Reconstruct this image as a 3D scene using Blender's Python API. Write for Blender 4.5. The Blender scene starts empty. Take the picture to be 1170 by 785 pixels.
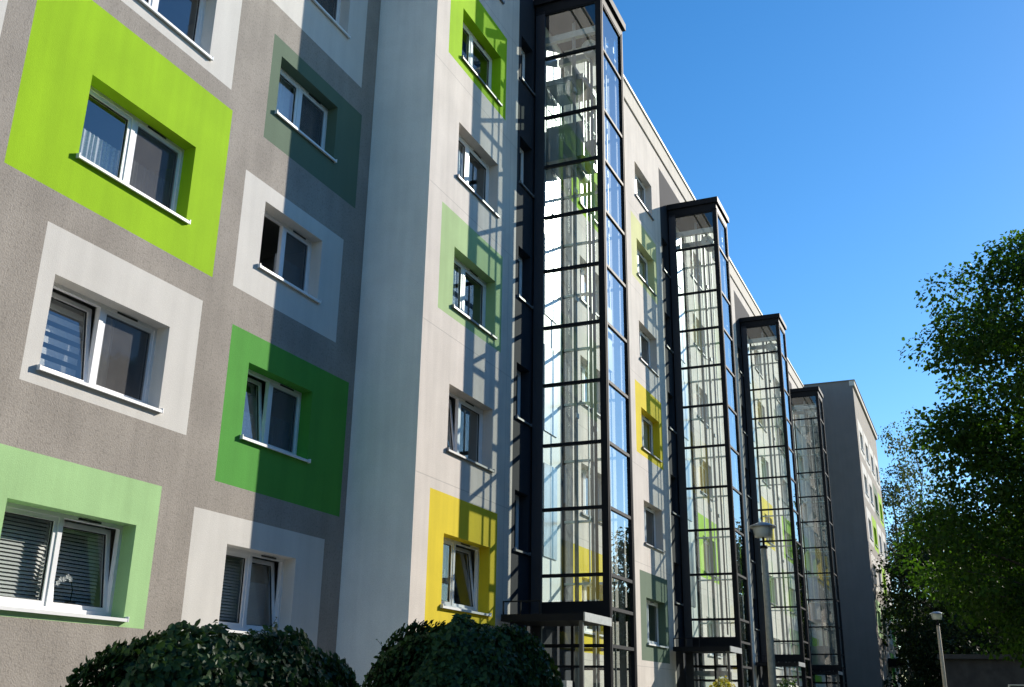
import bpy, bmesh, math, random
import numpy as np
from mathutils import Vector, Matrix
R = math.radians
scene = bpy.context.scene
col = scene.collection

# ------------------------------------------------------------------ camera (origin = eye, ground at z = GZ)
GZ = -1.6
cam = bpy.data.cameras.new('camera')
cam.sensor_fit = 'HORIZONTAL'; cam.sensor_width = 36; cam.lens = 36*1163.35/1170
cam.clip_start = .05; cam.clip_end = 3000
cam_o = bpy.data.objects.new('camera', cam); col.objects.link(cam_o)
yaw, pit, rol = R(24.13833), R(19.20785), R(0.94688)
f = Vector((math.cos(pit)*math.cos(yaw), math.cos(pit)*math.sin(yaw), math.sin(pit)))
r = f.cross(Vector((0, 0, 1))).normalized(); u = r.cross(f)
r2 = r*math.cos(rol)+u*math.sin(rol); u2 = -r*math.sin(rol)+u*math.cos(rol)
cam_o.matrix_world = Matrix(((r2.x, u2.x, -f.x, 0), (r2.y, u2.y, -f.y, 0), (r2.z, u2.z, -f.z, 0), (0, 0, 0, 1)))
scene.camera = cam_o

# ------------------------------------------------------------------ sun and sky
SUN_EL, SUN_AZ = R(26.3), R(-28.3)          # azimuth from +X towards +Y
S = Vector((math.cos(SUN_EL)*math.cos(SUN_AZ), math.cos(SUN_EL)*math.sin(SUN_AZ), math.sin(SUN_EL)))
world = bpy.data.worlds.new('World'); scene.world = world; world.use_nodes = True
nt = world.node_tree; nt.nodes.clear()
sky = nt.nodes.new('ShaderNodeTexSky'); sky.sky_type = 'NISHITA'; sky.sun_disc = False
sky.sun_elevation = SUN_EL; sky.sun_rotation = math.atan2(S.x, S.y)
sky.air_density = 1.0; sky.dust_density = .1; sky.ozone_density = 3.0
hs = nt.nodes.new('ShaderNodeHueSaturation'); hs.inputs['Saturation'].default_value = 1.3
bg = nt.nodes.new('ShaderNodeBackground'); bg.inputs['Strength'].default_value = .108
wo = nt.nodes.new('ShaderNodeOutputWorld')
nt.links.new(sky.outputs[0], hs.inputs['Color']); nt.links.new(hs.outputs[0], bg.inputs['Color']); nt.links.new(bg.outputs[0], wo.inputs[0])
sun = bpy.data.lights.new('sun', 'SUN'); sun.energy = 4.4; sun.angle = R(.53); sun.color = (1, .93, .82)
sun_o = bpy.data.objects.new('sun', sun); col.objects.link(sun_o)
sun_o.rotation_euler = S.to_track_quat('Z', 'Y').to_euler(); sun_o.location = S*60
scene.view_settings.view_transform = 'Standard'; scene.view_settings.look = 'None'
scene.view_settings.gamma = 1; scene.view_settings.use_curve_mapping = False
scene.view_settings.exposure = .75
scene.cycles.transparent_max_bounces = 24
scene.cycles.max_bounces = 8

random.seed(7); rng = np.random.default_rng(7)

# ------------------------------------------------------------------ materials
def new_mat(name):
    m = bpy.data.materials.new(name); m.use_nodes = True
    n = m.node_tree.nodes; l = m.node_tree.links
    return m, n, l, n['Principled BSDF']

def plaster(name, c, var=.05, grain=.5, scale=90, streak=.04, speck=0.0, rough=.92):
    m, n, l, b = new_mat(name)
    g = n.new('ShaderNodeNewGeometry')
    n1 = n.new('ShaderNodeTexNoise'); n1.inputs['Scale'].default_value = 1.3; n1.inputs['Detail'].default_value = 6
    mp = n.new('ShaderNodeMapping'); mp.inputs['Scale'].default_value = (5, 5, .35)
    n2 = n.new('ShaderNodeTexNoise'); n2.inputs['Scale'].default_value = 1.0; n2.inputs['Detail'].default_value = 4
    n3 = n.new('ShaderNodeTexNoise'); n3.inputs['Scale'].default_value = scale; n3.inputs['Detail'].default_value = 3
    l.new(g.outputs['Position'], n1.inputs['Vector']); l.new(g.outputs['Position'], mp.inputs['Vector'])
    l.new(mp.outputs[0], n2.inputs['Vector']); l.new(g.outputs['Position'], n3.inputs['Vector'])
    def mr(src, a, bb, f0=.3, f1=.7):
        k = n.new('ShaderNodeMapRange'); k.inputs['From Min'].default_value = f0; k.inputs['From Max'].default_value = f1
        k.inputs['To Min'].default_value = a; k.inputs['To Max'].default_value = bb; l.new(src, k.inputs['Value']); return k.outputs[0]
    def mul(a, bb):
        k = n.new('ShaderNodeMath'); k.operation = 'MULTIPLY'; l.new(a, k.inputs[0]); l.new(bb, k.inputs[1]); return k.outputs[0]
    v = mul(mr(n1.outputs[0], 1-var, 1+var), mr(n2.outputs[0], 1-streak, 1+streak))
    v = mul(v, mr(n3.outputs[0], 1-.10*grain, 1+.10*grain))
    if speck:
        n4 = n.new('ShaderNodeTexNoise'); n4.inputs['Scale'].default_value = 24; n4.inputs['Detail'].default_value = 2
        l.new(g.outputs['Position'], n4.inputs['Vector'])
        v = mul(v, mr(n4.outputs[0], 1-speck, 1.0, .34, .46))
    vm = n.new('ShaderNodeVectorMath'); vm.operation = 'SCALE'; vm.inputs[0].default_value = c; l.new(v, vm.inputs['Scale'])
    l.new(vm.outputs[0], b.inputs['Base Color'])
    b.inputs['Roughness'].default_value = rough; b.inputs['Specular IOR Level'].default_value = .2
    bp = n.new('ShaderNodeBump'); bp.inputs['Strength'].default_value = min(1, grain); bp.inputs['Distance'].default_value = .006
    l.new(n3.outputs[0], bp.inputs['Height']); l.new(bp.outputs[0], b.inputs['Normal'])
    return m

def simple(name, c, rough=.5, metal=0.0, var=.06, scale=8, bump=0.0, spec=.5):
    m, n, l, b = new_mat(name)
    t = n.new('ShaderNodeTexCoord'); n1 = n.new('ShaderNodeTexNoise'); n1.inputs['Scale'].default_value = scale; n1.inputs['Detail'].default_value = 5
    l.new(t.outputs['Object'], n1.inputs['Vector'])
    k = n.new('ShaderNodeMapRange'); k.inputs['From Min'].default_value = .3; k.inputs['From Max'].default_value = .7
    k.inputs['To Min'].default_value = 1-var; k.inputs['To Max'].default_value = 1+var; l.new(n1.outputs[0], k.inputs['Value'])
    vm = n.new('ShaderNodeVectorMath'); vm.operation = 'SCALE'; vm.inputs[0].default_value = c; l.new(k.outputs[0], vm.inputs['Scale'])
    l.new(vm.outputs[0], b.inputs['Base Color'])
    b.inputs['Roughness'].default_value = rough; b.inputs['Metallic'].default_value = metal; b.inputs['Specular IOR Level'].default_value = spec
    if bump:
        bp = n.new('ShaderNodeBump'); bp.inputs['Strength'].default_value = bump; bp.inputs['Distance'].default_value = .01
        l.new(n1.outputs[0], bp.inputs['Height']); l.new(bp.outputs[0], b.inputs['Normal'])
    return m

def glass(name, tint, base=.07, rough=0.0, wave=.0, power=4.0):
    m = bpy.data.materials.new(name); m.use_nodes = True
    n = m.node_tree.nodes; l = m.node_tree.links; n.clear()
    o = n.new('ShaderNodeOutputMaterial'); mix = n.new('ShaderNodeMixShader')
    tr = n.new('ShaderNodeBsdfTransparent'); tr.inputs[0].default_value = (*tint, 1)
    gl = n.new('ShaderNodeBsdfGlossy'); gl.inputs['Roughness'].default_value = rough; gl.inputs[0].default_value = (.95, .97, .97, 1)
    lw = n.new('ShaderNodeLayerWeight'); lw.inputs['Blend'].default_value = .5
    p = n.new('ShaderNodeMath'); p.operation = 'POWER'; p.inputs[1].default_value = power
    k = n.new('ShaderNodeMath'); k.operation = 'MULTIPLY_ADD'; k.inputs[1].default_value = .92-base; k.inputs[2].default_value = base
    l.new(lw.outputs['Facing'], p.inputs[0]); l.new(p.outputs[0], k.inputs[0]); l.new(k.outputs[0], mix.inputs[0])
    if wave:
        g = n.new('ShaderNodeNewGeometry'); nz = n.new('ShaderNodeTexNoise'); nz.inputs['Scale'].default_value = .9; nz.inputs['Detail'].default_value = 1
        bp = n.new('ShaderNodeBump'); bp.inputs['Strength'].default_value = wave; bp.inputs['Distance'].default_value = .02
        l.new(g.outputs['Position'], nz.inputs['Vector']); l.new(nz.outputs[0], bp.inputs['Height']); l.new(bp.outputs[0], gl.inputs['Normal'])
    l.new(tr.outputs[0], mix.inputs[1]); l.new(gl.outputs[0], mix.inputs[2]); l.new(mix.outputs[0], o.inputs[0])
    return m

def leaf_mat(name, c1, c2, trans=.45, rough=.5, tcol=None):
    m = bpy.data.materials.new(name); m.use_nodes = True
    n = m.node_tree.nodes; l = m.node_tree.links; b = n['Principled BSDF']; o = n['Material Output']
    g = n.new('ShaderNodeNewGeometry'); rp = n.new('ShaderNodeValToRGB')
    rp.color_ramp.elements[0].color = (*c1, 1); rp.color_ramp.elements[1].color = (*c2, 1)
    l.new(g.outputs['Random Per Island'], rp.inputs[0]); l.new(rp.outputs[0], b.inputs['Base Color'])
    b.inputs['Roughness'].default_value = rough; b.inputs['Specular IOR Level'].default_value = .2
    if trans:
        t = n.new('ShaderNodeBsdfTranslucent'); mx = n.new('ShaderNodeMixShader'); mx.inputs[0].default_value = trans
        vm = n.new('ShaderNodeVectorMath'); vm.operation = 'MULTIPLY'; vm.inputs[1].default_value = tcol or (1.5, 1.5, .5)
        l.new(rp.outputs[0], vm.inputs[0]); l.new(vm.outputs[0], t.inputs[0])
        l.new(b.outputs[0], mx.inputs[1]); l.new(t.outputs[0], mx.inputs[2]); l.new(mx.outputs[0], o.inputs[0])
    return m

M = {}
M['grey'] = plaster('grey_render', (.325, .292, .255), .10, 1.0, 46, .06, speck=.16)
M['white'] = plaster('white_plaster', (.63, .605, .56), .04, .4, 90, .045)
M['lime'] = plaster('lime_plaster', (.31, .53, .012), .06, .4, 90, .06)
M['pale_green'] = plaster('pale_green_plaster', (.36, .57, .26), .06, .4, 90, .06)
M['green'] = plaster('green_plaster', (.085, .31, .050), .06, .4, 90, .06)
M['dark_green'] = plaster('grey_green_plaster', (.125, .175, .12), .03, .3, 120, .03)
M['yellow'] = plaster('yellow_plaster', (.68, .53, .025), .06, .4, 90, .06)
M['sage'] = plaster('sage_plaster', (.36, .50, .24), .06, .4, 90, .06)
M['straw'] = plaster('straw_plaster', (.60, .60, .30), .06, .4, 90, .06)
M['cream'] = plaster('cream_plaster', (.625, .57, .515), .06, .8, 60, .07)
M['joint'] = plaster('joint_plaster', (.47, .43, .39), .04, .6, 60, .05)
M['gable_white'] = plaster('gable_plaster', (.78, .79, .76), .06, .8, 70, .05)
M['slate'] = plaster('slate_plaster', (.215, .195, .185), .05, .6, 60, .04)
M['anthracite_plaster'] = plaster('anthracite_plaster', (.032, .034, .042), .05, .4, 80, .04)
M['parapet'] = plaster('parapet_plaster', (.62, .57, .50), .05, .4, 80, .07)
M['cap'] = simple('roof_cap_metal', (.42, .39, .34), .6, .0, .05)
M['roof'] = simple('roof_felt', (.06, .06, .06), .9, 0, .2)
M['pvc'] = simple('white_window_plastic', (.80, .80, .80), .35, 0, .03)
M['sill_white'] = simple('white_sill_metal', (.78, .78, .77), .4, .0, .04)
M['sill_alu'] = simple('aluminium_sill', (.20, .20, .21), .5, .3, .05)
M['gasket'] = simple('black_gasket', (.02, .02, .02), .6)
M['wglass'] = glass('window_glass', (.80, .83, .83), .17, 0, .10)
M['tglass'] = glass('tower_glass', (.93, .985, .96), .10, 0, .06, 2.0)
M['anthra'] = simple('anthracite_metal', (.012, .013, .016), .6, .0, .08, 4, 0, .12)
M['anthra_soft'] = simple('anthracite_panel', (.024, .026, .036), .45, .0, .08, 3)
M['steel'] = simple('galvanised_steel', (.45, .46, .45), .4, .3, .12, 12)
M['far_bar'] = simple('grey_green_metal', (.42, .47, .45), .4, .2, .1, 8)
M['frame_grey'] = simple('entrance_frame_grey', (.07, .07, .07), .4, .4, .1, 6)
M['rail'] = simple('guide_rail_steel', (.20, .21, .21), .45, .2, .12, 12)
M['shaft'] = simple('pale_glossy_panel', (.82, .86, .83), .30, 0, .03, 2, 0, .8)
M['brushed'] = simple('brushed_door_steel', (.55, .57, .58), .28, .7, .05, 6)
M['car'] = simple('lift_car_panel', (.16, .19, .21), .3, .4, .1, 3)
M['black'] = simple('black_rubber', (.02, .02, .02), .5)
M['inside'] = simple('room_paint', (.42, .40, .37), .9, 0, .1, 1)
m_ = bpy.data.materials.new('fly_screen'); m_.use_nodes = True; M['screen'] = m_
n_ = m_.node_tree.nodes; l_ = m_.node_tree.links; n_.clear()
o_ = n_.new('ShaderNodeOutputMaterial'); x_ = n_.new('ShaderNodeMixShader'); x_.inputs[0].default_value = .62
t_ = n_.new('ShaderNodeBsdfTransparent'); d_ = n_.new('ShaderNodeBsdfDiffuse')
z_ = n_.new('ShaderNodeTexNoise'); z_.inputs['Scale'].default_value = 7; z_.inputs['Detail'].default_value = 6
c_ = n_.new('ShaderNodeValToRGB'); c_.color_ramp.elements[0].color = (.085, .085, .09, 1); c_.color_ramp.elements[1].color = (.15, .145, .14, 1)
g_ = n_.new('ShaderNodeNewGeometry'); l_.new(g_.outputs['Position'], z_.inputs['Vector']); l_.new(z_.outputs[0], c_.inputs[0]); l_.new(c_.outputs[0], d_.inputs[0])
l_.new(t_.outputs[0], x_.inputs[1]); l_.new(d_.outputs[0], x_.inputs[2]); l_.new(x_.outputs[0], o_.inputs[0])
M['curtain'] = simple('white_curtain', (.75, .75, .73), .9, 0, .06, 30)
M['lace'] = simple('lace_curtain', (.52, .53, .54), .9, 0, .25, 60)
M['blind'] = simple('grey_blind', (.40, .42, .45), .8, 0, .05, 20)
M['drape'] = simple('brown_drape', (.13, .11, .10), .9, 0, .2, 10)
M['concrete'] = simple('concrete_post', (.50, .42, .31), .9, 0, .15, 14, .4)
M['lamp_cap'] = simple('lamp_hood_metal', (.30, .31, .31), .4, .5, .1)
M['lamp_glass'] = simple('milky_lamp_glass', (.72, .72, .66), .25, 0, .05)
M['bark'] = simple('bark', (.07, .055, .042), .95, 0, .4, 14, 1.0)
M['birch_bark'] = simple('birch_bark', (.30, .28, .26), .9, 0, .5, 9, .5)
M['maple'] = leaf_mat('maple_leaves', (.010, .034, .009), (.052, .104, .018), .40, .6, (1.9, 2.1, .5))
M['bush'] = leaf_mat('bush_leaves', (.012, .036, .012), (.060, .120, .036), .18, .5)
M['birch'] = leaf_mat('birch_leaves', (.040, .060, .028), (.085, .105, .050), .35, .55)
M['darkleaf'] = leaf_mat('dark_leaves', (.007, .018, .007), (.024, .046, .015), .25, .6)
M['midleaf'] = leaf_mat('mid_leaves', (.016, .042, .012), (.050, .095, .025), .35, .5)
M['shrub'] = leaf_mat('golden_shrub_leaves', (.16, .20, .03), (.42, .34, .05), .35, .5)
M['needle'] = leaf_mat('needle_leaves', (.012, .024, .014), (.030, .048, .030), .15, .6)
M['garage'] = simple('shade_dark_concrete', (.05, .047, .043), .95, 0, .25, 3, .3)  # grey concrete with deep shade put into its colour
M['white_metal'] = simple('white_metal', (.75, .75, .75), .4)
M['grass'] = simple('grass_ground', (.050, .085, .025), .95, 0, .35, 3, .6)
M['paving'] = simple('concrete_paving', (.30, .28, .25), .95, 0, .15, 2, .3)
M['asphalt'] = simple('asphalt', (.055, .055, .056), .95, 0, .2, 30, .4)

# ------------------------------------------------------------------ mesh helpers
class MB:
    def __init__(s): s.v = []; s.f = []; s.m = []; s.sm = []
    def face(s, pts, m=0, smooth=False):
        k = len(s.v); s.v += [tuple(p) for p in pts]; s.f.append(tuple(range(k, k+len(pts)))); s.m.append(m); s.sm.append(smooth)
    def box(s, x0, x1, y0, y1, z0, z1, m=0):
        k = len(s.v)
        s.v += [(x0, y0, z0), (x1, y0, z0), (x1, y1, z0), (x0, y1, z0), (x0, y0, z1), (x1, y0, z1), (x1, y1, z1), (x0, y1, z1)]
        for q in ((0, 3, 2, 1), (4, 5, 6, 7), (0, 1, 5, 4), (1, 2, 6, 5), (2, 3, 7, 6), (3, 0, 4, 7)):
            s.f.append(tuple(k+i for i in q)); s.m.append(m); s.sm.append(False)
    def tube(s, pts, rad, seg=8, m=0, caps=True):
        pts = [Vector(p) for p in pts]; k0 = len(s.v)
        if not hasattr(rad, '__len__'): rad = [rad]*len(pts)
        up = Vector((.12, .31, .94))
        for i, p in enumerate(pts):
            d = (pts[min(i+1, len(pts)-1)]-pts[max(i-1, 0)]).normalized()
            a = d.cross(up)
            if a.length < .05: a = d.cross(Vector((1, 0, 0)))
            a.normalize(); b = d.cross(a)
            for j in range(seg):
                t = 2*math.pi*j/seg; s.v.append(tuple(p+(a*math.cos(t)+b*math.sin(t))*rad[i]))
        for i in range(len(pts)-1):
            for j in range(seg):
                j2 = (j+1) % seg
                s.f.append((k0+i*seg+j, k0+i*seg+j2, k0+(i+1)*seg+j2, k0+(i+1)*seg+j)); s.m.append(m); s.sm.append(True)
        if caps:
            s.f.append(tuple(k0+j for j in range(seg))[::-1]); s.m.append(m); s.sm.append(False)
            s.f.append(tuple(k0+(len(pts)-1)*seg+j for j in range(seg))); s.m.append(m); s.sm.append(False)
    def lathe(s, prof, seg=24, c=(0, 0, 0), m=0):
        k0 = len(s.v)
        for (rr, z) in prof:
            for j in range(seg):
                t = 2*math.pi*j/seg; s.v.append((c[0]+rr*math.cos(t), c[1]+rr*math.sin(t), c[2]+z))
        for i in range(len(prof)-1):
            for j in range(seg):
                j2 = (j+1) % seg
                s.f.append((k0+i*seg+j, k0+i*seg+j2, k0+(i+1)*seg+j2, k0+(i+1)*seg+j)); s.m.append(m); s.sm.append(True)
    def mesh(s, name, mats):
        me = bpy.data.meshes.new(name); me.from_pydata(s.v, [], s.f)
        if not isinstance(mats, (list, tuple)): mats = [mats]
        for a in mats: me.materials.append(a)
        me.polygons.foreach_set('material_index', s.m); me.polygons.foreach_set('use_smooth', s.sm); me.update()
        return me
    def build(s, name, mats, parent=None, loc=(0, 0, 0)):
        return link(name, s.mesh(name, mats), parent, loc)

def link(name, me, parent=None, loc=(0, 0, 0)):
    o = bpy.data.objects.new(name, me); o.location = loc; col.objects.link(o)
    if parent is not None: o.parent = parent
    return o

def tag(o, label, cat, group=None, kind=None):
    o['label'] = label; o['category'] = cat
    if group: o['group'] = group
    if kind: o['kind'] = kind
    return o

def thing(name, label, cat, loc=(0, 0, 0), group=None):
    o = bpy.data.objects.new(name, None); o.location = loc; o.empty_display_size = .3; col.objects.link(o)
    return tag(o, label, cat, group)

def copy_tree(o, parent=None):
    c = o.copy(); col.objects.link(c)
    if parent is not None: c.parent = parent
    for ch in o.children: copy_tree(ch, c)
    return c

def one(o, *args):
    b = MB(); b.box(*args); return b

# ------------------------------------------------------------------ setting: ground, path, bounce strip
def sheet(name, m, x0, x1, y0, y1, z, nx=1, ny=1):
    b = MB(); b.face([(x0, y0, z), (x1, y0, z), (x1, y1, z), (x0, y1, z)])
    o = b.build(name, m); o['kind'] = 'structure'; return o
sheet('ground', M['grass'], -900, 1100, -900, 900, GZ)
sheet('path', M['paving'], -20, 62, .6, 3.2, GZ+.004)
sheet('road', M['asphalt'], -60, 120, -22, -15, GZ+.004)
M['bounce'] = simple('pale_bounce_sheet', (.52, .49, .44), .95, 0, .25, 40, .5)
sheet('bounce_strip', M['bounce'], -9, 15, 6.4, 9.86, GZ+.004)  # unseen pale strip added to bounce sunlight onto the white side wall
for i in range(4):
    x = 18.2+12.42*i
    sheet('entrance_paving', M['paving'], x, x+3.6, 3.2, 8.4, GZ+.004)

# ------------------------------------------------------------------ wall with openings and painted colour fields (one mesh)
def wall(name, parent, x0, x1, z0, z1, y, base, openings, fields, reveal=.22, extra=(), base_reveal=None):
    """facade in the plane y, facing -Y. openings: (x0,x1,z0,z1); fields: (x0,x1,z0,z1,key)."""
    mats = [M[base]]; idx = {base: 0}
    for fd in list(fields)+list(extra):
        if fd[4] not in idx: idx[fd[4]] = len(mats); mats.append(M[fd[4]])
    allf = list(extra)+list(fields)
    xs = sorted({x0, x1, *[round(q, 4) for o in openings for q in o[:2]], *[round(q, 4) for o in allf for q in o[:2]]})
    zs = sorted({z0, z1, *[round(q, 4) for o in openings for q in o[2:4]], *[round(q, 4) for o in allf for q in o[2:4]]})
    xs = [q for q in xs if x0 <= q <= x1]; zs = [q for q in zs if z0 <= q <= z1]
    b = MB(); vid = {}
    def V(i, k):
        if (i, k) not in vid: vid[(i, k)] = len(b.v); b.v.append((xs[i], y, zs[k]))
        return vid[(i, k)]
    def key_at(cx, cz):
        kk = base
        for fd in allf:
            if fd[0] < cx < fd[1] and fd[2] < cz < fd[3]: kk = fd[4]
        return kk
    for i in range(len(xs)-1):
        for k in range(len(zs)-1):
            cx, cz = (xs[i]+xs[i+1])/2, (zs[k]+zs[k+1])/2
            if any(o[0] < cx < o[1] and o[2] < cz < o[3] for o in openings): continue
            b.f.append((V(i, k), V(i+1, k), V(i+1, k+1), V(i, k+1))); b.m.append(idx[key_at(cx, cz)]); b.sm.append(False)
    for (a0, a1, c0, c1) in openings:
        kk = idx[key_at((a0+a1)/2, (c0+c1)/2)]; yb = y+reveal+.1
        b.face([(a0, y, c0), (a1, y, c0), (a1, yb, c0), (a0, yb, c0)], kk)
        b.face([(a0, y, c1), (a0, yb, c1), (a1, yb, c1), (a1, y, c1)], kk)
        b.face([(a0, y, c0), (a0, yb, c0), (a0, yb, c1), (a0, y, c1)], kk)
        b.face([(a1, y, c0), (a1, y, c1), (a1, yb, c1), (a1, yb, c0)], kk)
    return b.build(name, mats, parent)

def interior(parent, x0, x1, y, z0, z1, slabs, walls):
    """floors, partitions and a back wall behind the windows."""
    b = MB(); yb = y+4.5; yi = y+.30
    b.box(x0+.1, x1-.1, yb, yb+.15, z0, z1)
    for z in slabs: b.box(x0+.1, x1-.1, yi, yb, z-.12, z+.12)
    for w in walls: b.box(w-.06, w+.06, yi, yb, z0, z1)
    return b.build('interior', M['inside'], parent)

# ------------------------------------------------------------------ windows
WCACHE = {}
def cached(key, fn):
    if key not in WCACHE: WCACHE[key] = fn()
    return WCACHE[key]

def ring(b, x0, x1, z0, z1, y0, y1, t, m=0):
    b.box(x0, x1, y0, y1, z0, z0+t, m); b.box(x0, x1, y0, y1, z1-t, z1, m)
    b.box(x0, x0+t, y0, y1, z0+t, z1-t, m); b.box(x1-t, x1, y0, y1, z0+t, z1-t, m)

def make_curtain(w, h, seed, gather=.03, waves=9):
    rr = random.Random(seed); b = MB(); n = waves*6; ph = rr.random()*6
    p = [(w*i/n, gather*math.sin(ph+2*math.pi*waves*i/n+.8*math.sin(i*.37+ph))) for i in range(n+1)]
    for i in range(n):
        b.face([(p[i][0], p[i][1], 0), (p[i+1][0], p[i+1][1], 0), (p[i+1][0], p[i+1][1]*.6, h), (p[i][0], p[i][1]*.6, h)], 0, True)
    return b

def make_slats(w, h, pitch, sl, tilt):
    b = MB(); n = int(h/pitch)
    for i in range(n):
        z = h-i*pitch; b.face([(0, -tilt, z-sl), (w, -tilt, z-sl), (w, tilt, z), (0, tilt, z)])
    return b

def window(parent, x0, x1, z0, z1, y, reveal=.22, split=.5, left='', right='', tilt=None, opened=None, sill='sill_white', detail=True, vent=True, screen=''):
    """two-sash window set back in its reveal. Origin of the part: bottom left of the frame's front face."""
    w = x1-x0; h = z1-z0-.035; m = w*split; key = (round(w, 3), round(h, 3), round(split, 2))
    loc = (x0, y+reveal, z0+.035)
    def fr():
        b = MB(); ring(b, 0, w, 0, h, 0, .07, .05); b.box(m-.035, m+.035, 0, .07, .05, h-.05)
        if vent: b.box(m+.25, m+.62, -.012, 0, h-.036, h-.014, 1)
        return b.mesh('window', [M['pvc'], M['gasket']])
    o = link('window', cached(('f',)+key, fr), parent, loc)
    halves = [(.045, m-.03), (m+.03, w-.045)]
    for q, (a, c) in enumerate(halves):
        sw, sh = c-a, h-.09
        def sa():
            b = MB(); ring(b, 0, sw, 0, sh, .012, .075, .062); ring(b, .062, sw-.062, .062, sh-.062, .030, .05, .012, 1)
            return b.mesh('sash', [M['pvc'], M['gasket']])
        def pa():
            b = MB(); b.face([(.07, .04, .07), (sw-.07, .04, .07), (sw-.07, .04, sh-.07), (.07, .04, sh-.07)])
            return b.mesh('pane', M['wglass'])
        k2 = (round(sw, 3), round(sh, 3))
        s_ = link('sash', cached(('s',)+k2, sa), o, (a, .0, .045)); p_ = link('pane', cached(('p',)+k2, pa), o, (a, .0, .045))
        side = 'LR'[q]
        if side in screen:
            def sc():
                b = MB(); b.face([(.06, .008, .06), (sw-.06, .008, .06), (sw-.06, .008, sh-.06), (.06, .008, sh-.06)]); return b.mesh('fly_screen', M['screen'])
            link('fly_screen', cached(('scr',)+k2, sc), o, (a, 0, .045))
        if tilt == side:
            for t in (s_, p_): t.rotation_euler = (-R(7.5), 0, 0); t.location.y += .012
        if opened == side:
            for t in (s_, p_): t.rotation_euler = (0, 0, R(78)); t.location.y += .05
        kind = (left, right)[q]; yb = .16 if tilt != side else .27
        if kind and detail:
            hs_ = {'curtain': h, 'lace': h*.55, 'low_blind': h*.66, 'zebra': h, 'venetian': h, 'drape': h, 'half': h*.5, 'side': h}[kind]
            def cu():
                if kind in ('curtain',): return make_curtain(sw, h, len(WCACHE)).mesh('curtain', M['curtain'])
                if kind == 'side': return make_curtain(sw*.38, h, len(WCACHE), .03, 4).mesh('curtain', M['curtain'])
                if kind in ('lace', 'half'): return make_curtain(sw, hs_, len(WCACHE), .015, 12).mesh('curtain', M['lace'])
                if kind == 'drape': return make_curtain(sw, h, len(WCACHE), .03, 5).mesh('curtain', M['drape'])
                if kind == 'low_blind': return make_slats(sw, hs_, .022, .022, .006).mesh('blind', M['blind'])
                if kind == 'zebra': return make_slats(sw, h, .15, .085, .002).mesh('blind', M['curtain'])
                return make_slats(sw, h, .045, .036, .010).mesh('blind', M['curtain'])
            me = cached(('c', kind)+k2+((round(h, 3),)), cu)
            link(me.name.split('.')[0], me, o, (a, yb, 0.0 if kind != 'half' else 0))
    def si():
        b = MB(); y0, y1 = -(reveal+.055), .0; e = .035
        b.face([(-e, y0, -.022), (w+e, y0, -.022), (w+e, y1, .004), (-e, y1, .004)])
        b.face([(-e, y0, -.062), (w+e, y0, -.062), (w+e, y0, -.022), (-e, y0, -.022)])
        b.face([(-e, y0, -.062), (-e, y0+.03, -.060), (w+e, y0+.03, -.060), (w+e, y0, -.062)])
        b.face([(-e, y0+.03, -.060), (-e, -reveal-.002, -.045), (w+e, -reveal-.002, -.045), (w+e, y0+.03, -.060)])
        for xx in (-e, w+e-.014): b.box(xx, xx+.014, y0-.004, -reveal-.002, -.064, .004)
        return b.mesh('sill', M[sill])
    link('sill', cached(('sill', sill, round(reveal, 3), round(w, 3)), si), o)
    return o

# ------------------------------------------------------------------ grey recessed block (left)
Y0, YM, XC = 9.87, 8.515, 15.04
grey_block = thing('apartment_building', 'grey rendered apartment block with large lime, green and white painted window fields', 'building', (8, Y0+5, GZ))
def at_world(o, parent):      # children keep world coordinates under an Empty that stands at its base
    o.location = Vector(o.location)-parent.location
FX = [(8.26, 10.3), (12.05, 13.77)]
opsA = [(8.15, 10.17, .86, 2.05), (8.26, 10.29, 3.62, 4.84), (8.29, 10.33, 6.48, 7.72), (8.30, 10.36, 9.30, 10.50), (8.30, 10.33, 12.1, 13.3)]
fldA = [(7.6, 10.54, .77, 2.63, 'pale_green'), (8.02, 10.88, 3.42, 5.45, 'white'), (7.28, 11.02, 5.88, 8.75, 'lime'), (8.0, 10.93, 9.08, 11.1, 'white'), (8.0, 10.9, 11.9, 13.9, 'dark_green')]
opsB = [(12.0, 13.71, .85, 2.06), (12.06, 13.78, 3.66, 4.86), (12.05, 13.70, 6.47, 7.64), (12.07, 13.83, 9.31, 10.45), (12.1, 13.95, 12.1, 13.3)]
fldB = [(11.22, 14.47, .62, 2.47, 'white'), (11.58, 14.86, 2.91, 5.33, 'green'), (11.49, 14.35, 5.93, 7.94, 'white'), (11.82, 14.65, 8.72, 10.75, 'dark_green'), (11.5, 14.56, 11.32, 13.5, 'white')]
opsC, fldC = [], []
keys = ['white', 'green', 'pale_green', 'white', 'lime', 'white', 'dark_green', 'white']
for ci, cx in enumerate((-5.2, -1.4, 1.2, 4.6)):
    for rw in range(5):
        z = .86+2.81*rw; opsC.append((cx, cx+1.75, z, z+1.2))
        fldC.append((cx-.5, cx+2.3, z-.3, z+1.75, keys[(ci*3+rw*5) % 8]))
z6 = 14.95
ops6 = [(x, x+1.8, z6, z6+1.2) for x in (-5.2, -1.4, 1.2, 4.6, 8.3, 12.1)]
opsP = opsA+opsB+opsC+ops6
wall('wall', grey_block, -9, XC-.004, GZ, 18.3, Y0, 'grey', opsP, fldA+fldB+fldC)
b = MB(); b.box(-9.06, XC-.01, Y0-.06, Y0+11, 18.3, 18.45); b.build('roof', M['cap'], grey_block)
b = MB(); b.box(-9.0, XC-.3, Y0+.3, Y0+11, GZ, 18.29); 
bb = MB(); bb.face([(-9, Y0, GZ), (-9, Y0, 18.3), (-9, Y0+11, 18.3), (-9, Y0+11, GZ)]); bb.face([(-9, Y0+11, GZ), (-9, Y0+11, 18.3), (XC, Y0+11, 18.3), (XC, Y0+11, GZ)])
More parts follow.
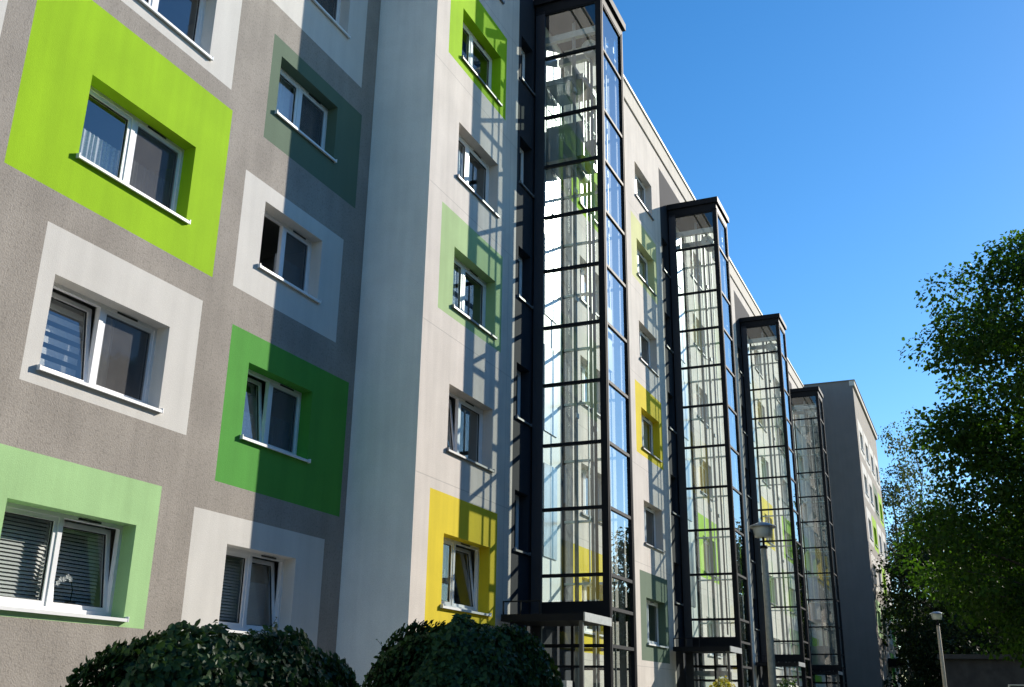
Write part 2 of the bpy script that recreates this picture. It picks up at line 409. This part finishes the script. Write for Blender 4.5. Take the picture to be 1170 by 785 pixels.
bb.build('rear_wall', M['grey'], grey_block)
interior(grey_block, -8.9, XC-.1, Y0, GZ, 18.25, [.05+2.81*k-.25 for k in range(0, 7)], (-3.2, -.1, 3.2, 7.2, 11.3))
Wk = dict(y=Y0)
window(grey_block, *opsA[0], Y0, left='venetian', right='venetian', tilt='R')
window(grey_block, *opsA[1], Y0, left='zebra', right='side', tilt='L', screen='R')
window(grey_block, *opsA[2], Y0, left='lace', right='lace', screen='R')
window(grey_block, *opsA[3], Y0, left='drape', right='')
window(grey_block, *opsA[4], Y0)
window(grey_block, *opsB[0], Y0, left='venetian', right='low_blind', tilt='R')
window(grey_block, *opsB[1], Y0, left='half', right='lace', tilt='L', screen='R')
window(grey_block, *opsB[2], Y0, left='', right='lace', opened='L', screen='R')
window(grey_block, *opsB[3], Y0, left='curtain', right='drape', screen='R')
window(grey_block, *opsB[4], Y0, right='drape', screen='R')
for o in opsC+ops6: window(grey_block, *o, Y0, left=random.choice(['', 'side', 'curtain']), right=random.choice(['', 'lace']))

# ------------------------------------------------------------------ cream main block with four stair bays
P = 12.42; XE = 65.2; ZR = 19.2
cream_block = thing('apartment_building', 'long cream apartment block behind the four glass lift towers', 'building', (40, YM+5, GZ))
SZ = [1.49, 4.27, 7.08, 9.88, 12.68, 15.46]
ops, flds, dark = [], [], []
fa = [{0: 'yellow', 2: 'sage', 4: 'lime'}, {0: 'dark_green', 2: 'yellow', 4: 'straw'}, {1: 'lime', 3: 'sage', 4: 'yellow'}, {0: 'sage', 2: 'lime', 4: 'dark_green'}, {1: 'yellow'}]
fb = [{0: 'yellow', 4: 'lime'}, {1: 'lime'}, {2: 'yellow'}, {0: 'lime'}]
wins = []
for s in range(4):
    dx = P*s
    for k, z in enumerate(SZ):
        for (a, c, fm) in ((16.17, 18.10, fa[s]), (23.30, 25.23, fb[s])):
            o = (a+dx, c+dx, z, z+1.27); ops.append(o); wins.append((o, s, k, a))
            if k in fm: flds.append((a-.58+dx, c+.33+dx, z-.22 if k else z-.45, z+1.98, fm[k]))
    dark.append((19.12+dx, 22.72+dx, GZ, 18.0, 'anthracite_plaster'))
    for z in (2.87, 5.67, 8.45, 11.29, 14.09):
        ops.append((19.27+dx, 20.0+dx, z, z+1.25)); wins.append((ops[-1], s, 9, 19.27))
joints = [(XC, XE, z-.62, z-.602, 'joint') for z in SZ]+[(x+P*s, x+.018+P*s, GZ, 18.45, 'joint') for s in range(4) for x in (18.74, 22.95, 25.9, 27.44) if x+P*s < XE-.1]
wall('wall', cream_block, XC, XE, GZ, 18.45, YM, 'cream', ops, flds, extra=joints+dark)
b = MB(); b.face([(XC, YM, GZ), (XC, YM, 18.45), (XC, Y0+11, 18.45), (XC, Y0+11, GZ)]); b.face([(XC, Y0+11, GZ), (XC, Y0+11, 18.45), (XE, Y0+11, 18.45), (XE, Y0+11, GZ)])
b.build('side_wall', M['gable_white'], cream_block)
b = MB(); b.box(XC-.04, XE, YM-.05, YM+.25, 18.47, ZR-.09); b.box(XC-.04, XC+.2, YM+.25, Y0+11, 18.47, ZR-.09)
b.build('parapet', M['parapet'], cream_block)
b = MB(); b.box(XC-.09, XE, YM-.10, YM+.30, ZR-.09, ZR); b.box(XC-.09, XC+.25, YM+.30, Y0+11, ZR-.09, ZR); b.build('parapet_cap', M['cap'], cream_block)
b = MB(); b.box(XC+.2, XE, YM+.25, Y0+11, 18.3, 18.5); b.build('roof', M['roof'], cream_block)
interior(cream_block, XC, XE, YM, GZ, 18.3, [1.49-.85+2.8*k for k in range(0, 7)], [18.7+P*s for s in range(4)]+[22.8+P*s for s in range(4)]+[15.04+P*s+.2 for s in range(1, 4)])
rr = random.Random(5)
for (o, s, k, a) in wins:
    if a == 19.27:
        w = window(cream_block, *o, YM, split=.5, sill='sill_alu', vent=False)
        continue
    spec = dict(left=rr.choice(['curtain', 'side', 'lace', '']), right=rr.choice(['side', '', 'curtain', 'lace']))
    if s == 0 and a < 17: spec = [dict(left='lace', right='side', tilt='R'), dict(left='', right='', tilt='L'), dict(left='curtain', right='side'), dict(left='curtain', right='side'), dict(left='', right='side'), dict()][k]
    elif k == 3 and s == 1: spec['tilt'] = 'L'
    window(cream_block, *o, YM, split=.45, sill='sill_alu' if k else 'sill_white', **spec)

# ------------------------------------------------------------------ slate block with projecting gable (far)
YG = 5.5; XG0, XG1, ZG = 65.2, 80.6, 19.45
slate_block = thing('apartment_building', 'far apartment block with plain dark slate gable wall and white window fields', 'building', (73, YG+5, GZ))
ops, flds = [], []
gk = {0: ['white', 'pale_green', 'white', 'white', 'white', 'white'], 1: ['white', 'dark_green', 'white', 'lime', 'white', 'white'], 2: ['green', 'white', 'lime', 'white', 'dark_green', 'white'], 3: ['white', 'green', 'white', 'white', 'lime', 'white']}
for ci, cx in enumerate((66.9, 70.3, 73.9, 77.5)):
    for rw in range(6):
        z = 1.35+2.8*rw; ops.append((cx, cx+1.8, z, z+1.25)); flds.append((cx-.6, cx+2.3, z-.35, z+1.85, gk[ci][rw]))
wall('wall', slate_block, XG0, XG1, GZ, ZG-.4, YG, 'grey', ops, flds)
b = MB(); b.face([(XG0, YG, GZ), (XG0, YG, ZG-.05), (XG0, YG+14, ZG-.05), (XG0, YG+14, GZ)]); b.face([(XG1, YG, GZ), (XG1, YG+14, GZ), (XG1, YG+14, ZG-.05), (XG1, YG, ZG-.05)])
b.face([(XG0, YG+14, GZ), (XG0, YG+14, ZG-.05), (XG1, YG+14, ZG-.05), (XG1, YG+14, GZ)])
b.build('side_wall', M['slate'], slate_block)
b = MB(); b.box(XG0-.02, XG1, YG-.12, YG+.2, ZG-.38, ZG-.05); b.build('parapet', M['parapet'], slate_block)
b = MB(); b.box(XG0-.06, XG1+.06, YG-.16, YG+14, ZG-.05, ZG); b.build('roof', M['slate'], slate_block)
interior(slate_block, XG0, XG1, YG, GZ, ZG-.4, [.4+2.8*k for k in range(0, 7)], (69.6, 73.1, 76.8))
for o in ops: window(slate_block, *o, YG, left=rr.choice(['curtain', 'side', '']), right=rr.choice(['side', '', 'lace']))
b = MB(); b.box(71.0, 74.2, YG-1.0, YG-.003, 2.25, 2.75); b.build('canopy', M['anthra'], slate_block)
b = MB(); b.box(71.05, 74.15, YG-1.03, YG-1.003, 2.28, 2.72); b.build('canopy_fascia', M['white_metal'], slate_block)

for bld in (grey_block, cream_block, slate_block):
    for ch in bld.children: ch.location = Vector(ch.location)-bld.location

# ------------------------------------------------------------------ block behind the photographer, out of view, added to cut low sky light; far woods
opp = thing('apartment_building', 'grey apartment block across the lawn, out of view, added to cut low sky light and fill pane reflections', 'building', (8, -15, GZ))
b = MB(); b.box(-33, 30, -6, 6, 0, 12.4); b.build('wall', M['grey'], opp)
b = MB(); b.box(-33.15, 30.15, -6.15, 6.15, 12.404, 12.8); b.build('roof', M['slate'], opp)
for i in range(16):
    for k in range(4):
        if (i*7+k*3) % 5 == 4: continue
        x = -31.5+3.8*i; z = 2.1+2.75*k
        b = MB(); ring(b, x, x+1.9, z, z+1.3, 6.004, 6.06, .07); b.box(x+.92, x+.98, 6.004, 6.06, z+.07, z+1.23)
        o_ = b.build('window', M['pvc'], opp)
        b = MB(); b.face([(x+.07, 6.02, z+.07), (x+1.83, 6.02, z+.07), (x+1.83, 6.02, z+1.23), (x+.07, 6.02, z+1.23)]); b.build('pane', M['gasket'], o_)

# ------------------------------------------------------------------ glass lift towers
TX0, TX1, TY0, TY1 = 20.05, 21.80, 6.73, 8.46
LEV = [1.89, 2.42, 3.80, 5.20, 6.57, 7.93, 9.33, 10.70, 12.04, 13.40, 15.10, 16.42]
def make_tower(label):
    t = thing('glass_lift_tower', label, 'lift tower', (TX0, TY0, GZ), 'glass lift towers along the cream facade')
    W, D = TX1-TX0, TY1-TY0; Z = lambda z: z-GZ     # local coordinates: x 0..W, y 0..D, z from the ground
    pw = .11
    for (x, y, sx, sy) in ((0, 0, .15, .15), (W-.15, 0, .15, .15), (W-pw, D-pw, pw, pw)):
        b = MB(); b.box(x, x+sx, y, y+sy, 0, Z(16.5))
        b.box(x+sx*.3, x+sx*.7, y-.012, y, 0, Z(16.5))
        b.build('corner_post', M['anthra'], t)
    b = MB(); b.box(0, .05, D-.24, D, 0, Z(16.5)); b.build('side_panel', M['anthra_soft'], t)
    # mullions and panes of the two side faces (x = const) and the front face
    levs = [Z(q) for q in LEV]
    low = [Z(-.55), Z(1.02)]
    def bar(x0, x1, y0, y1, z, h=.068, m='anthra'):
        b = MB(); b.box(x0, x1, y0, y1, z-h/2, z+h/2); b.build('mullion', M[m], t)
    def pane(p):
        b = MB(); b.face(p); b.build('glass_pane', M['tglass'], t)
    sides = (('l', .012, .10, .045), ('r', W-.10, W-.012, W-.045))
    for nm, x0, x1, xp in sides:
        ya, yb = (.15, D-.24) if nm == 'l' else (pw, D-pw)
        for i, z in enumerate(levs):
            if i == 0: continue
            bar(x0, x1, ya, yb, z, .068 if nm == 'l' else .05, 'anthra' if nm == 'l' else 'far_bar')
        for a, c in zip(levs[:-1], levs[1:]):
            pane([(xp, ya, a+.03), (xp, yb, a+.03), (xp, yb, c-.03), (xp, ya, c-.03)])
        b = MB(); b.box(x0, x1, ya, yb, Z(1.60), Z(1.89)); b.build('spandrel', M['anthra'], t)
        for z in low: bar(x0, x1, ya, yb, z)
        bar(x0, x1, ya, yb, Z(.62), .045)
        for a, c in ((.02, low[0]), (low[0], low[1]), (low[1], Z(1.60))):
            pane([(xp, ya, a+.03), (xp, yb, a+.03), (xp, yb, c-.03), (xp, ya, c-.03)])
        b = MB(); b.box(x0, x1, (ya+yb)/2-.03, (ya+yb)/2+.03, 0, Z(1.60)); b.build('door_stile', M['anthra'], t)
    flev = low+[Z(1.75)]+levs[1:]
    for z in flev: bar(.15, W-pw, .012, .10, z)
    b = MB(); b.box(W-.16, W-.105, .20, .34, 0, Z(16.4)); b.build('cable_duct', M['rail'], t)
    for a, c in zip([.02]+flev[:-1], flev):
        pane([(.15, .045, a+.03), (W-pw, .045, a+.03), (W-pw, .045, c-.03), (.15, .045, c-.03)])
    # back panels, landing doors
    b = MB(); b.box(.06, W-.06, D-.06, D-.02, Z(1.6), Z(16.5)); b.build('back_panel', M['shaft'], t)
    for k in range(5):
        z = Z(2.9+2.79*k); b = MB(); b.box(.50, 1.28, D-.085, D-.062, z, z+2.05); b.box(.885, .895, D-.088, D-.085, z, z+2.05)
        b.build('landing_door', M['brushed'], t)
    # guide rails, brackets, cables
    for x in (.34, 1.42):
        b = MB(); b.box(x-.035, x+.035, .80, .82, 0, Z(16.2)); b.box(x-.008, x+.008, .82, .88, 0, Z(16.2)); b.build('guide_rail', M['rail'], t)
    for x in (.62, .95): 
        b = MB(); b.box(x-.02, x+.02, .20, .23, 0, Z(16.0)); b.build('counterweight_rail', M['rail'], t)
    for k in range(6):
        z = Z(3.15+2.76*k) if k else Z(1.75)
        b = MB(); b.box(.20, .34, .76, .80, z-.09, z+.02); b.box(1.42, 1.56, .76, .80, z-.09, z+.02)
        b.build('bracket', M['steel'], t)
    for y in (.62, .98, 1.30):
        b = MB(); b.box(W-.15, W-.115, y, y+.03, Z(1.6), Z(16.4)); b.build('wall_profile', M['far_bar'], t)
    b = MB()
    for x in (.74, .78, .82, .86, .90): b.tube([(x, .55, Z(2)), (x, .55, Z(16.0))], .010, 5)
    b.build('cable', M['rail'], t)
    # roof cap with soffit, pulley beam, fan
    b = MB(); b.box(-.075, W+.075, -.075, D+.04, Z(16.70), Z(16.90)); b.build('roof_cap', M['anthra'], t)
    b = MB(); b.box(.0, W, .0, D, Z(16.42), Z(16.70)); b.build('head_beam', M['anthra'], t)
    b = MB(); b.box(.3, .42, .12, D-.1, Z(15.75), Z(15.93)); b.box(1.3, 1.42, .12, D-.1, Z(15.75), Z(15.93)); b.build('pulley_beam', M['steel'], t)
    b = MB(); b.tube([(.55, .52, Z(15.55)), (1.15, .52, Z(15.55))], .20, 16); b.tube([(.45, .52, Z(15.55)), (1.3, .52, Z(15.55))], .04, 8); b.build('pulley', M['steel'], t)
    b = MB(); b.box(1.15, 1.45, .25, .48, Z(15.1), Z(15.5)); b.build('motor_box', M['white_metal'], t)
    return t

def add_car(t, zc, counter):
    W, D = TX1-TX0, TY1-TY0; Z = lambda z: z-GZ
    z = Z(zc)
    b = MB(); b.box(.40, 1.38, .62, D-.12, z, z+.14); b.box(.40, 1.38, .62, D-.12, z+2.15, z+2.3)
    c = b.build('lift_car', M['car'], t)
    b = MB(); b.box(.40, .43, .62, D-.12, z+.14, z+.95); b.box(1.35, 1.38, .62, D-.12, z+.14, z+.95)
    for (xx, yy) in ((.40, .62), (1.35, .62), (.40, D-.15), (1.35, D-.15)): b.box(xx, xx+.03, yy, yy+.03, z+.951, z+2.149)
    b.build('car_wall', M['car'], t)
    b = MB()
    for xx in (.415, 1.365): b.face([(xx, .65, z+.95), (xx, D-.15, z+.95), (xx, D-.15, z+2.15), (xx, .65, z+2.15)])
    b.build('car_window', M['tglass'], t)
    b = MB(); b.box(.36, 1.42, .80, .90, z-.22, z-.003); b.box(.36, 1.42, .80, .90, z+2.303, z+2.5)
    b.box(.50, .58, .66, .74, z-.35, z-.003); b.tube([(.6, .85, z-.30), (1.1, .85, z-.30)], .10, 12); b.build('car_frame', M['rail'], t)
    b = MB(); zc2 = Z(counter); b.box(.64, .93, .16, .28, zc2, zc2+1.5); b.build('counterweight', M['rail'], t)

def add_canopy(t):
    Z = lambda z: z-GZ
    x0, x1 = -1.55, -.004
    b = MB(); b.box(x0, x1, .0, 1.70, Z(1.40), Z(1.53)); b.build('canopy', M['anthra'], t)
    b = MB(); b.box(x0-.012, x1, -.030, -.003, Z(1.385), Z(1.545)); b.build('canopy_trim', M['steel'], t)
    b = MB(); b.box(x0+.02, x0+.09, .03, .10, 0, Z(1.397)); b.build('canopy_post', M['frame_grey'], t)
    b = MB()
    for y in (.9, 1.3, 1.66): b.box(x0+.04, x0+.065, y, y+.025, Z(1.533), Z(1.76))
    b.box(x0+.04, x0+.065, .9, 1.685, Z(1.76), Z(1.785)); b.build('canopy_rail', M['anthra'], t)
    b = MB(); b.box(x0+.2, x0+.5, .42, 1.0, Z(-.15), Z(.33)); b.box(x0+.196, x0+.2, .46, .96, Z(-.08), Z(.27)); b.build('letter_box', M['steel'], t)

tlabels = ['nearest glass lift tower, beside the yellow ground floor window field', 'second glass lift tower from the camera, next to the dark green window field',
           'third glass lift tower, right behind the nearer street lamp', 'smallest and farthest glass lift tower, right against the dark slate gable']
tower = make_tower(tlabels[0]); add_canopy(tower)
towers = [tower]
for s in range(1, 4):
    c = copy_tree(tower); c.location.x += P*s; c['label'] = tlabels[s]; towers.append(c)
for t, z, cz in zip(towers, (12.4, -1.4, -1.4, 1.9), (7.0, 13.2, 13.4, 13.0)): add_car(t, z, cz)

# ------------------------------------------------------------------ foliage helpers
LEAF_V = np.array([(0, 0, 0), (-.36, .28, .10), (-.30, .66, .08), (0, 1, -.05), (.30, .66, .08), (.36, .28, .10)], float)
LEAF_F = np.array([(0, 3, 2, 1), (0, 5, 4, 3)])
def leaves_mesh(name, pos, axis, nrm, size, mat):
    n = len(pos); axis = axis/np.linalg.norm(axis, axis=1)[:, None]
    side = np.cross(axis, nrm); side /= np.linalg.norm(side, axis=1)[:, None]+1e-9
    nn = np.cross(side, axis)
    V = (pos[:, None, :]+size[:, None, None]*(LEAF_V[None, :, 0, None]*side[:, None, :]+LEAF_V[None, :, 1, None]*axis[:, None, :]+LEAF_V[None, :, 2, None]*nn[:, None, :])).reshape(-1, 3)
    F = (np.arange(n)[:, None, None]*6+LEAF_F[None]).reshape(-1, 4)
    me = bpy.data.meshes.new(name); me.vertices.add(len(V)); me.vertices.foreach_set('co', V.ravel())
    me.loops.add(F.size); me.loops.foreach_set('vertex_index', F.ravel().astype(np.int32))
    me.polygons.add(len(F)); me.polygons.foreach_set('loop_start', (np.arange(len(F))*4).astype(np.int32))
    me.polygons.foreach_set('loop_total', np.full(len(F), 4, np.int32)); me.materials.append(mat)
    me.update(calc_edges=True); me.validate()
    return me

def clump_leaves(name, centers, radii, per, size, mat, droop=.5, flat=.75, jit=.3):
    """leaves in tiers spread through many small clumps."""
    P_, A_, N_, S_ = [], [], [], []
    for c, rad in zip(centers, radii):
        n = max(6, int(per*rad*rad*rng.uniform(.7, 1.3)))
        d = rng.normal(size=(n, 3)); d /= np.linalg.norm(d, axis=1)[:, None]
        rr_ = rad*rng.uniform(.25, 1, n)**.5
        p = c+d*rr_[:, None]*np.array([1, 1, flat])
        ax = d*.7+rng.normal(size=(n, 3))*.5; ax[:, 2] -= droop
        nm = d*.5+rng.normal(size=(n, 3))*.45; nm[:, 2] += .7
        P_.append(p); A_.append(ax); N_.append(nm); S_.append(size*rng.uniform(.6, 1.25, n))
    return leaves_mesh(name, np.concatenate(P_), np.concatenate(A_), np.concatenate(N_), np.concatenate(S_), mat)

def limb(b, p0, p1, r0, r1, sag=.0, n=6, wob=.12):
    p0, p1 = Vector(p0), Vector(p1); L = (p1-p0).length
    pts, rad = [], []
    for i in range(n+1):
        t = i/n; q = p0.lerp(p1, t)
        if 0 < i < n: q += Vector((random.gauss(0, wob), random.gauss(0, wob), random.gauss(0, wob)))*L*.12
        q.z += sag*L*4*t*(1-t)*.25
        pts.append(q); rad.append(r0+(r1-r0)*t)
    b.tube(pts, rad, 7, caps=False); return pts

def tree(name, label, cat, base, height, prof, nclump, crad, per, leaf, mat, trunk_r=.22, bark='bark', group=None, limbs=14, droop=.5, flat=.75, fork=.3, shell=.55, lean=(0, 0), crown_name='crown', hang=0, wobble=.16):
    """prof(z in 0..1) -> crown radius; trunk, limbs to the clumps and a crown of leaf clumps."""
    t = thing(name, label, cat, base, group)
    cs, rs = [], []
    tries = 0
    while len(cs) < nclump and tries < nclump*60:
        tries += 1
        zf = random.random(); R_ = prof(zf)
        if R_ <= 0: continue
        if random.random() > (R_/max(prof(.3), prof(.5), prof(.7)))**1.2: continue
        a = random.random()*2*math.pi; q = R_*(shell+(1-shell)*random.random()) if random.random() < .75 else R_*random.random()
        wob = 1+wobble*math.sin(3*a+zf*9)+wobble*.6*math.sin(7*a-zf*17)
        cs.append(np.array([q*wob*math.cos(a)+lean[0]*zf, q*wob*math.sin(a)+lean[1]*zf, zf*height])); rs.append(crad*random.uniform(.55, 1.25))
    b = MB(); top = Vector((lean[0]*.7, lean[1]*.7, height*.86))
    tp = limb(b, (0, 0, -.05), top, trunk_r, trunk_r*.18, 0, 9, .06)
    order = sorted(range(len(cs)), key=lambda i: random.random())[:limbs*4]
    for j, i in enumerate(order):
        c = Vector(cs[i]); hz = max(height*fork*.7, min(c.z-.25*math.hypot(c.x, c.y)-.6, height*.8)); k = min(8, max(1, int(hz/(height*.86)*9)))
        p0 = tp[k]; rad = trunk_r*(1-k/10)*(.45 if j < limbs else .2)
        limb(b, p0, c, max(.012, rad), .008, .5, 5, .10)
    b.build('trunk', M[bark], t)
    if hang:
        nc, nr = [], []
        for c, q in zip(cs, rs):
            for k in range(hang): nc.append(c+np.array([random.gauss(0, .35), random.gauss(0, .35), -k*q*1.1])); nr.append(q*(1-.12*k))
        cs, rs = nc, nr
    link(crown_name, clump_leaves(crown_name, cs, rs, per, leaf, M[mat], droop, flat), t)
    return t

def interp(tab):
    def fn(z):
        if z < tab[0][0] or z > tab[-1][0]: return 0
        for (a, ra), (c, rc) in zip(tab[:-1], tab[1:]):
            if a <= z <= c: return ra+(rc-ra)*(z-a)/(c-a)
        return 0
    return fn

# maple at the right: crown outline measured as radius against height
def maple():
    H = 12.0
    yc = -3.3
    prof = [(.8, 2.2), (1.3, 2.8), (2.0, 3.2), (2.6, 3.9), (3.1, 4.7), (3.9, 4.5), (4.3, 3.75), (5.0, 3.85), (5.9, 4.05), (6.4, 4.0), (6.9, 3.75), (7.4, 3.9), (8.1, 3.95), (8.7, 3.45), (9.1, 3.5), (9.7, 2.9), (10.2, 2.2), (10.5, 1.4), (10.7, .5)]
    tab = [((z-.2-GZ)/H, max(.05, r_-.18)) for z, r_ in prof]
    return tree('maple_tree', 'large leafy maple tree with dark green crown at the right edge', 'tree', (25.2, yc, GZ), H, interp(tab), 430, .80, 620, .100, 'maple', .19, limbs=16, fork=.25, shell=.6, flat=.62, droop=.45, wobble=.05)
maple()
# birch and pine beyond the slate block
tree('birch_tree', 'thin drooping birch with loose grey green twigs above the slate block', 'tree', (90, 3.2, GZ), 25.4, interp([(.35, 1.5), (.5, 3.0), (.7, 3.2), (.85, 2.6), (1.0, .8)]), 110, .6, 48, .22, 'birch', .2, 'birch_bark', limbs=16, droop=1.4, flat=1.3, hang=3, fork=.4)
tree('pine_tree', 'dark pine tree with sparse crown just behind the slate block edge', 'tree', (94, 5.6, GZ), 22.4, interp([(.10, 2.6), (.3, 3.0), (.6, 2.7), (.85, 2.0), (1.0, .5)]), 150, .9, 80, .22, 'needle', .25, limbs=18, droop=.2, flat=.6)
bgs = [((68, 1.6), 13.0, 4.2, 'darkleaf', 'dark tree beside the slate block, behind the farther lamp'), ((58, -2.8), 11.5, 4.4, 'darkleaf', 'shaded broad tree behind the maple, in front of the concrete garage end'),
       ((74, -4.5), 15.0, 5.0, 'darkleaf', 'tall green tree far behind the maple crown'), ((84, -1.0), 14.0, 4.6, 'darkleaf', 'dense dark tree at the far end of the lawn'), ((98, 2.2), 15.5, 4.8, 'darkleaf', 'distant green tree rising between the slate block and maple')]
for (xy, hh, rad, mt, lb) in bgs:
    tree('broadleaf_tree', lb, 'tree', (*xy, GZ), hh, interp([(.03, rad*.5), (.2, rad*.85), (.5, rad), (.75, rad*.85), (.92, rad*.5), (1.0, .2)]), 260, 1.0, 95, .22, mt, .24, limbs=12, shell=.5, group='dark trees beyond the lawn')

wc = [np.array([random.uniform(112, 124), random.uniform(-26, 14), GZ+random.uniform(.5, 1)**.7*random.uniform(.1, 1)*13]) for _ in range(420)]
woods = link('far_woods', clump_leaves('far_woods', wc, [random.uniform(1.3, 2.2) for _ in wc], 26, .42, M['darkleaf']))
tag(woods, 'dark distant woods closing the view behind the lawn trees', 'woods', kind='stuff')

# ------------------------------------------------------------------ clipped bushes in front of the facade
def bush(label, x0, x1, yc, ry, top, n, leaf, mat='bush', name='clipped_bush', pw=2.7, shoots=14, seed=1, cat='bush'):
    cx, rx, H = (x0+x1)/2, (x1-x0)/2, top-GZ
    t = thing(name, label, cat, (cx, yc, GZ))
    g = np.random.default_rng(seed)
    d = g.normal(size=(n, 3)); d[:, 2] = np.abs(d[:, 2])
    d /= (np.abs(d)**pw).sum(1)[:, None]**(1/pw)
    a = np.arctan2(d[:, 1], d[:, 0])
    lump = 1+.035*np.sin(5*a+3*d[:, 2])+.03*np.sin(9*a-7*d[:, 2]+seed)+.02*np.sin(14*d[:, 0]*rx+9*d[:, 1])
    depth = 1-.16*g.random(n)**1.6
    p = d*(lump*depth)[:, None]*np.array([rx, ry, H*.86])
    p[:, 2] += H*.12*(d[:, 2] > -1)
    nm = d*np.array([1/rx, 1/ry, 1/H]); nm /= np.linalg.norm(nm, axis=1)[:, None]
    N = nm+g.normal(size=(n, 3))*.45
    ax = np.cross(nm, g.normal(size=(n, 3))); ax[:, 2] -= .55; ax += nm*.45
    sz = leaf*g.uniform(.55, 1.3, n)
    # stray shoots
    b = MB(); sp, sa, sn, ss = [], [], [], []
    for k in range(shoots):
        i = g.integers(n)
        while d[i, 2] < .35: i = g.integers(n)
        q0 = p[i]*.95; dr = nm[i]*.5+np.array([0, 0, .8])+g.normal(size=3)*.25; L = g.uniform(.10, .26)
        q1 = q0+dr*L; b.tube([q0, (q0+q1)/2+g.normal(size=3)*.01, q1], [.004, .003, .002], 5)
        for m_ in range(5):
            tq = .35+.16*m_; sp.append(q0+(q1-q0)*tq); sa.append(dr*.4+g.normal(size=3)*.7); sn.append(np.array([0, 0, 1])+g.normal(size=3)*.4); ss.append(leaf*g.uniform(.5, .9))
    if sp:
        p = np.concatenate([p, np.array(sp)]); ax = np.concatenate([ax, np.array(sa)]); N = np.concatenate([N, np.array(sn)]); sz = np.concatenate([sz, np.array(ss)])
    for k in range(9):
        th = g.uniform(0, 6.28); b.tube([(g.normal()*.1, g.normal()*.1, 0), (rx*.35*math.cos(th), ry*.35*math.sin(th), H*.45), (rx*.62*math.cos(th), ry*.62*math.sin(th), H*.78)], [.03, .02, .01], 6)
    b.build('stems', M['bark'], t)
    link('foliage', leaves_mesh('foliage', p, ax, N, sz, M[mat]), t)
    return t
bush('low dark green clipped bush under the white window field, left of its pair', 5.12, 7.5, 5.0, .66, .38, 56000, .056, seed=3, pw=5)
bush('taller dark green clipped bush before the white side wall, nearer the glass tower', 9.28, 12.05, 5.2, .85, .74, 76000, .062, pw=3.8, seed=8, shoots=22)
bush('small golden green shrub beside the second tower entrance', 27.0, 28.9, 6.3, .6, .62, 2600, .10, 'shrub', 'golden_shrub', 2.0, 10, 5, 'shrub')
bush('small leafy shrub beside the third tower entrance', 36.4, 39.6, 6.3, .7, .78, 3000, .11, 'midleaf', 'garden_shrub', 2.0, 10, 6, 'shrub')

# ------------------------------------------------------------------ street lamps
def lamp(label, x, y, top):
    t = thing('street_lamp', label, 'street lamp', (x, y, GZ), 'street lamps along the footpath')
    H = top-GZ
    b = MB(); b.tube([(0, 0, 0), (0, 0, H-.46)], [.085, .056], 14); b.build('pole', M['concrete'], t)
    b = MB(); b.tube([(0, 0, H-.47), (0, 0, H-.42)], [.074, .068], 14); b.tube([(0, 0, H-.42), (0, 0, H-.25)], .024, 10); b.build('collar', M['anthra'], t)
    b = MB(); b.lathe([(.0, H-.265), (.155, H-.26), (.185, H-.10), (.185, H-.075)], 24); b.build('lamp_glass', M['lamp_glass'], t)
    b = MB(); b.lathe([(.0, H+.02), (.10, H+.01), (.245, H-.05), (.258, H-.072), (.25, H-.082), (.0, H-.07)], 28); b.build('hood', M['lamp_cap'], t)
    b = MB()
    for k in range(4):
        a = math.pi/4+k*math.pi/2; b.tube([(.185*math.cos(a), .185*math.sin(a), H-.26), (.215*math.cos(a), .215*math.sin(a), H-.08)], .008, 6)
    b.build('brace', M['lamp_cap'], t)
    return t
lamp('nearer concrete street lamp with flat round hood before the glass towers', 19.7, 3.54, 3.22)
lamp('farther slim street lamp against dark trees, right of the slate block', 41.4, 1.36, 3.22)

# ------------------------------------------------------------------ garage and white rail frame at the far right
g_ = thing('garage', 'low weathered concrete garage in the shade under the maple branches', 'garage', (54, -2.5, GZ))
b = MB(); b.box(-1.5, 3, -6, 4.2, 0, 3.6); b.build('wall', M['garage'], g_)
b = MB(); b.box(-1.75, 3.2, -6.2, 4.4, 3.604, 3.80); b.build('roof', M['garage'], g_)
for y in (-3.6, -.6, 2.2):
    b = MB(); b.box(-1.56, -1.504, y-1.1, y+1.1, .05, 2.3); b.build('garage_door', M['drape'], g_)
fr_ = thing('rail_frame', 'small white tubular metal frame standing before the garage', 'frame', (27, -.75, GZ))
b = MB(); b.tube([(0, .28, 0), (0, .28, 2.06), (0, -1.2, 2.06), (0, -1.2, 0)], .025, 8); b.build('bar', M['white_metal'], fr_)
b = MB(); b.tube([(.5, .42, 0), (.5, .42, 1.96), (.5, -1.2, 1.96)], .022, 8); b.build('bar', M['white_metal'], fr_)

# ------------------------------------------------------------------ orchid on the inner sill of the pale green window
orc = thing('potted_orchid', 'white orchid in a pot behind the tilted pane of the pale green window', 'plant', (9.62, Y0+.22+.15, .93))
b = MB(); b.lathe([(0, 0), (.05, 0), (.065, .11), (.055, .11), (0, .09)], 16); b.build('pot', M['frame_grey'], orc)
b = MB(); b.tube([(0, 0, .09), (.01, 0, .25), (-.04, -.01, .36), (-.16, -.02, .38), (-.26, -.02, .33)], .005, 6); b.build('stem', M['midleaf'], orc)
b = MB()
for (cx_, cz_) in ((-.08, .375), (-.13, .40), (-.18, .365), (-.23, .36), (-.27, .31)):
    for k in range(5):
        a_ = k*2*math.pi/5+cx_*9; p_ = Vector((cx_, -.035, cz_)); d1 = Vector((math.cos(a_), 0, math.sin(a_))); d2 = Vector((-math.sin(a_), 0, math.cos(a_)))
        b.face([p_, p_+d1*.022+d2*.016+Vector((0, -.01, 0)), p_+d1*.040+Vector((0, -.004, 0)), p_+d1*.022-d2*.016+Vector((0, -.01, 0))])
b.build('blossoms', M['curtain'], orc)
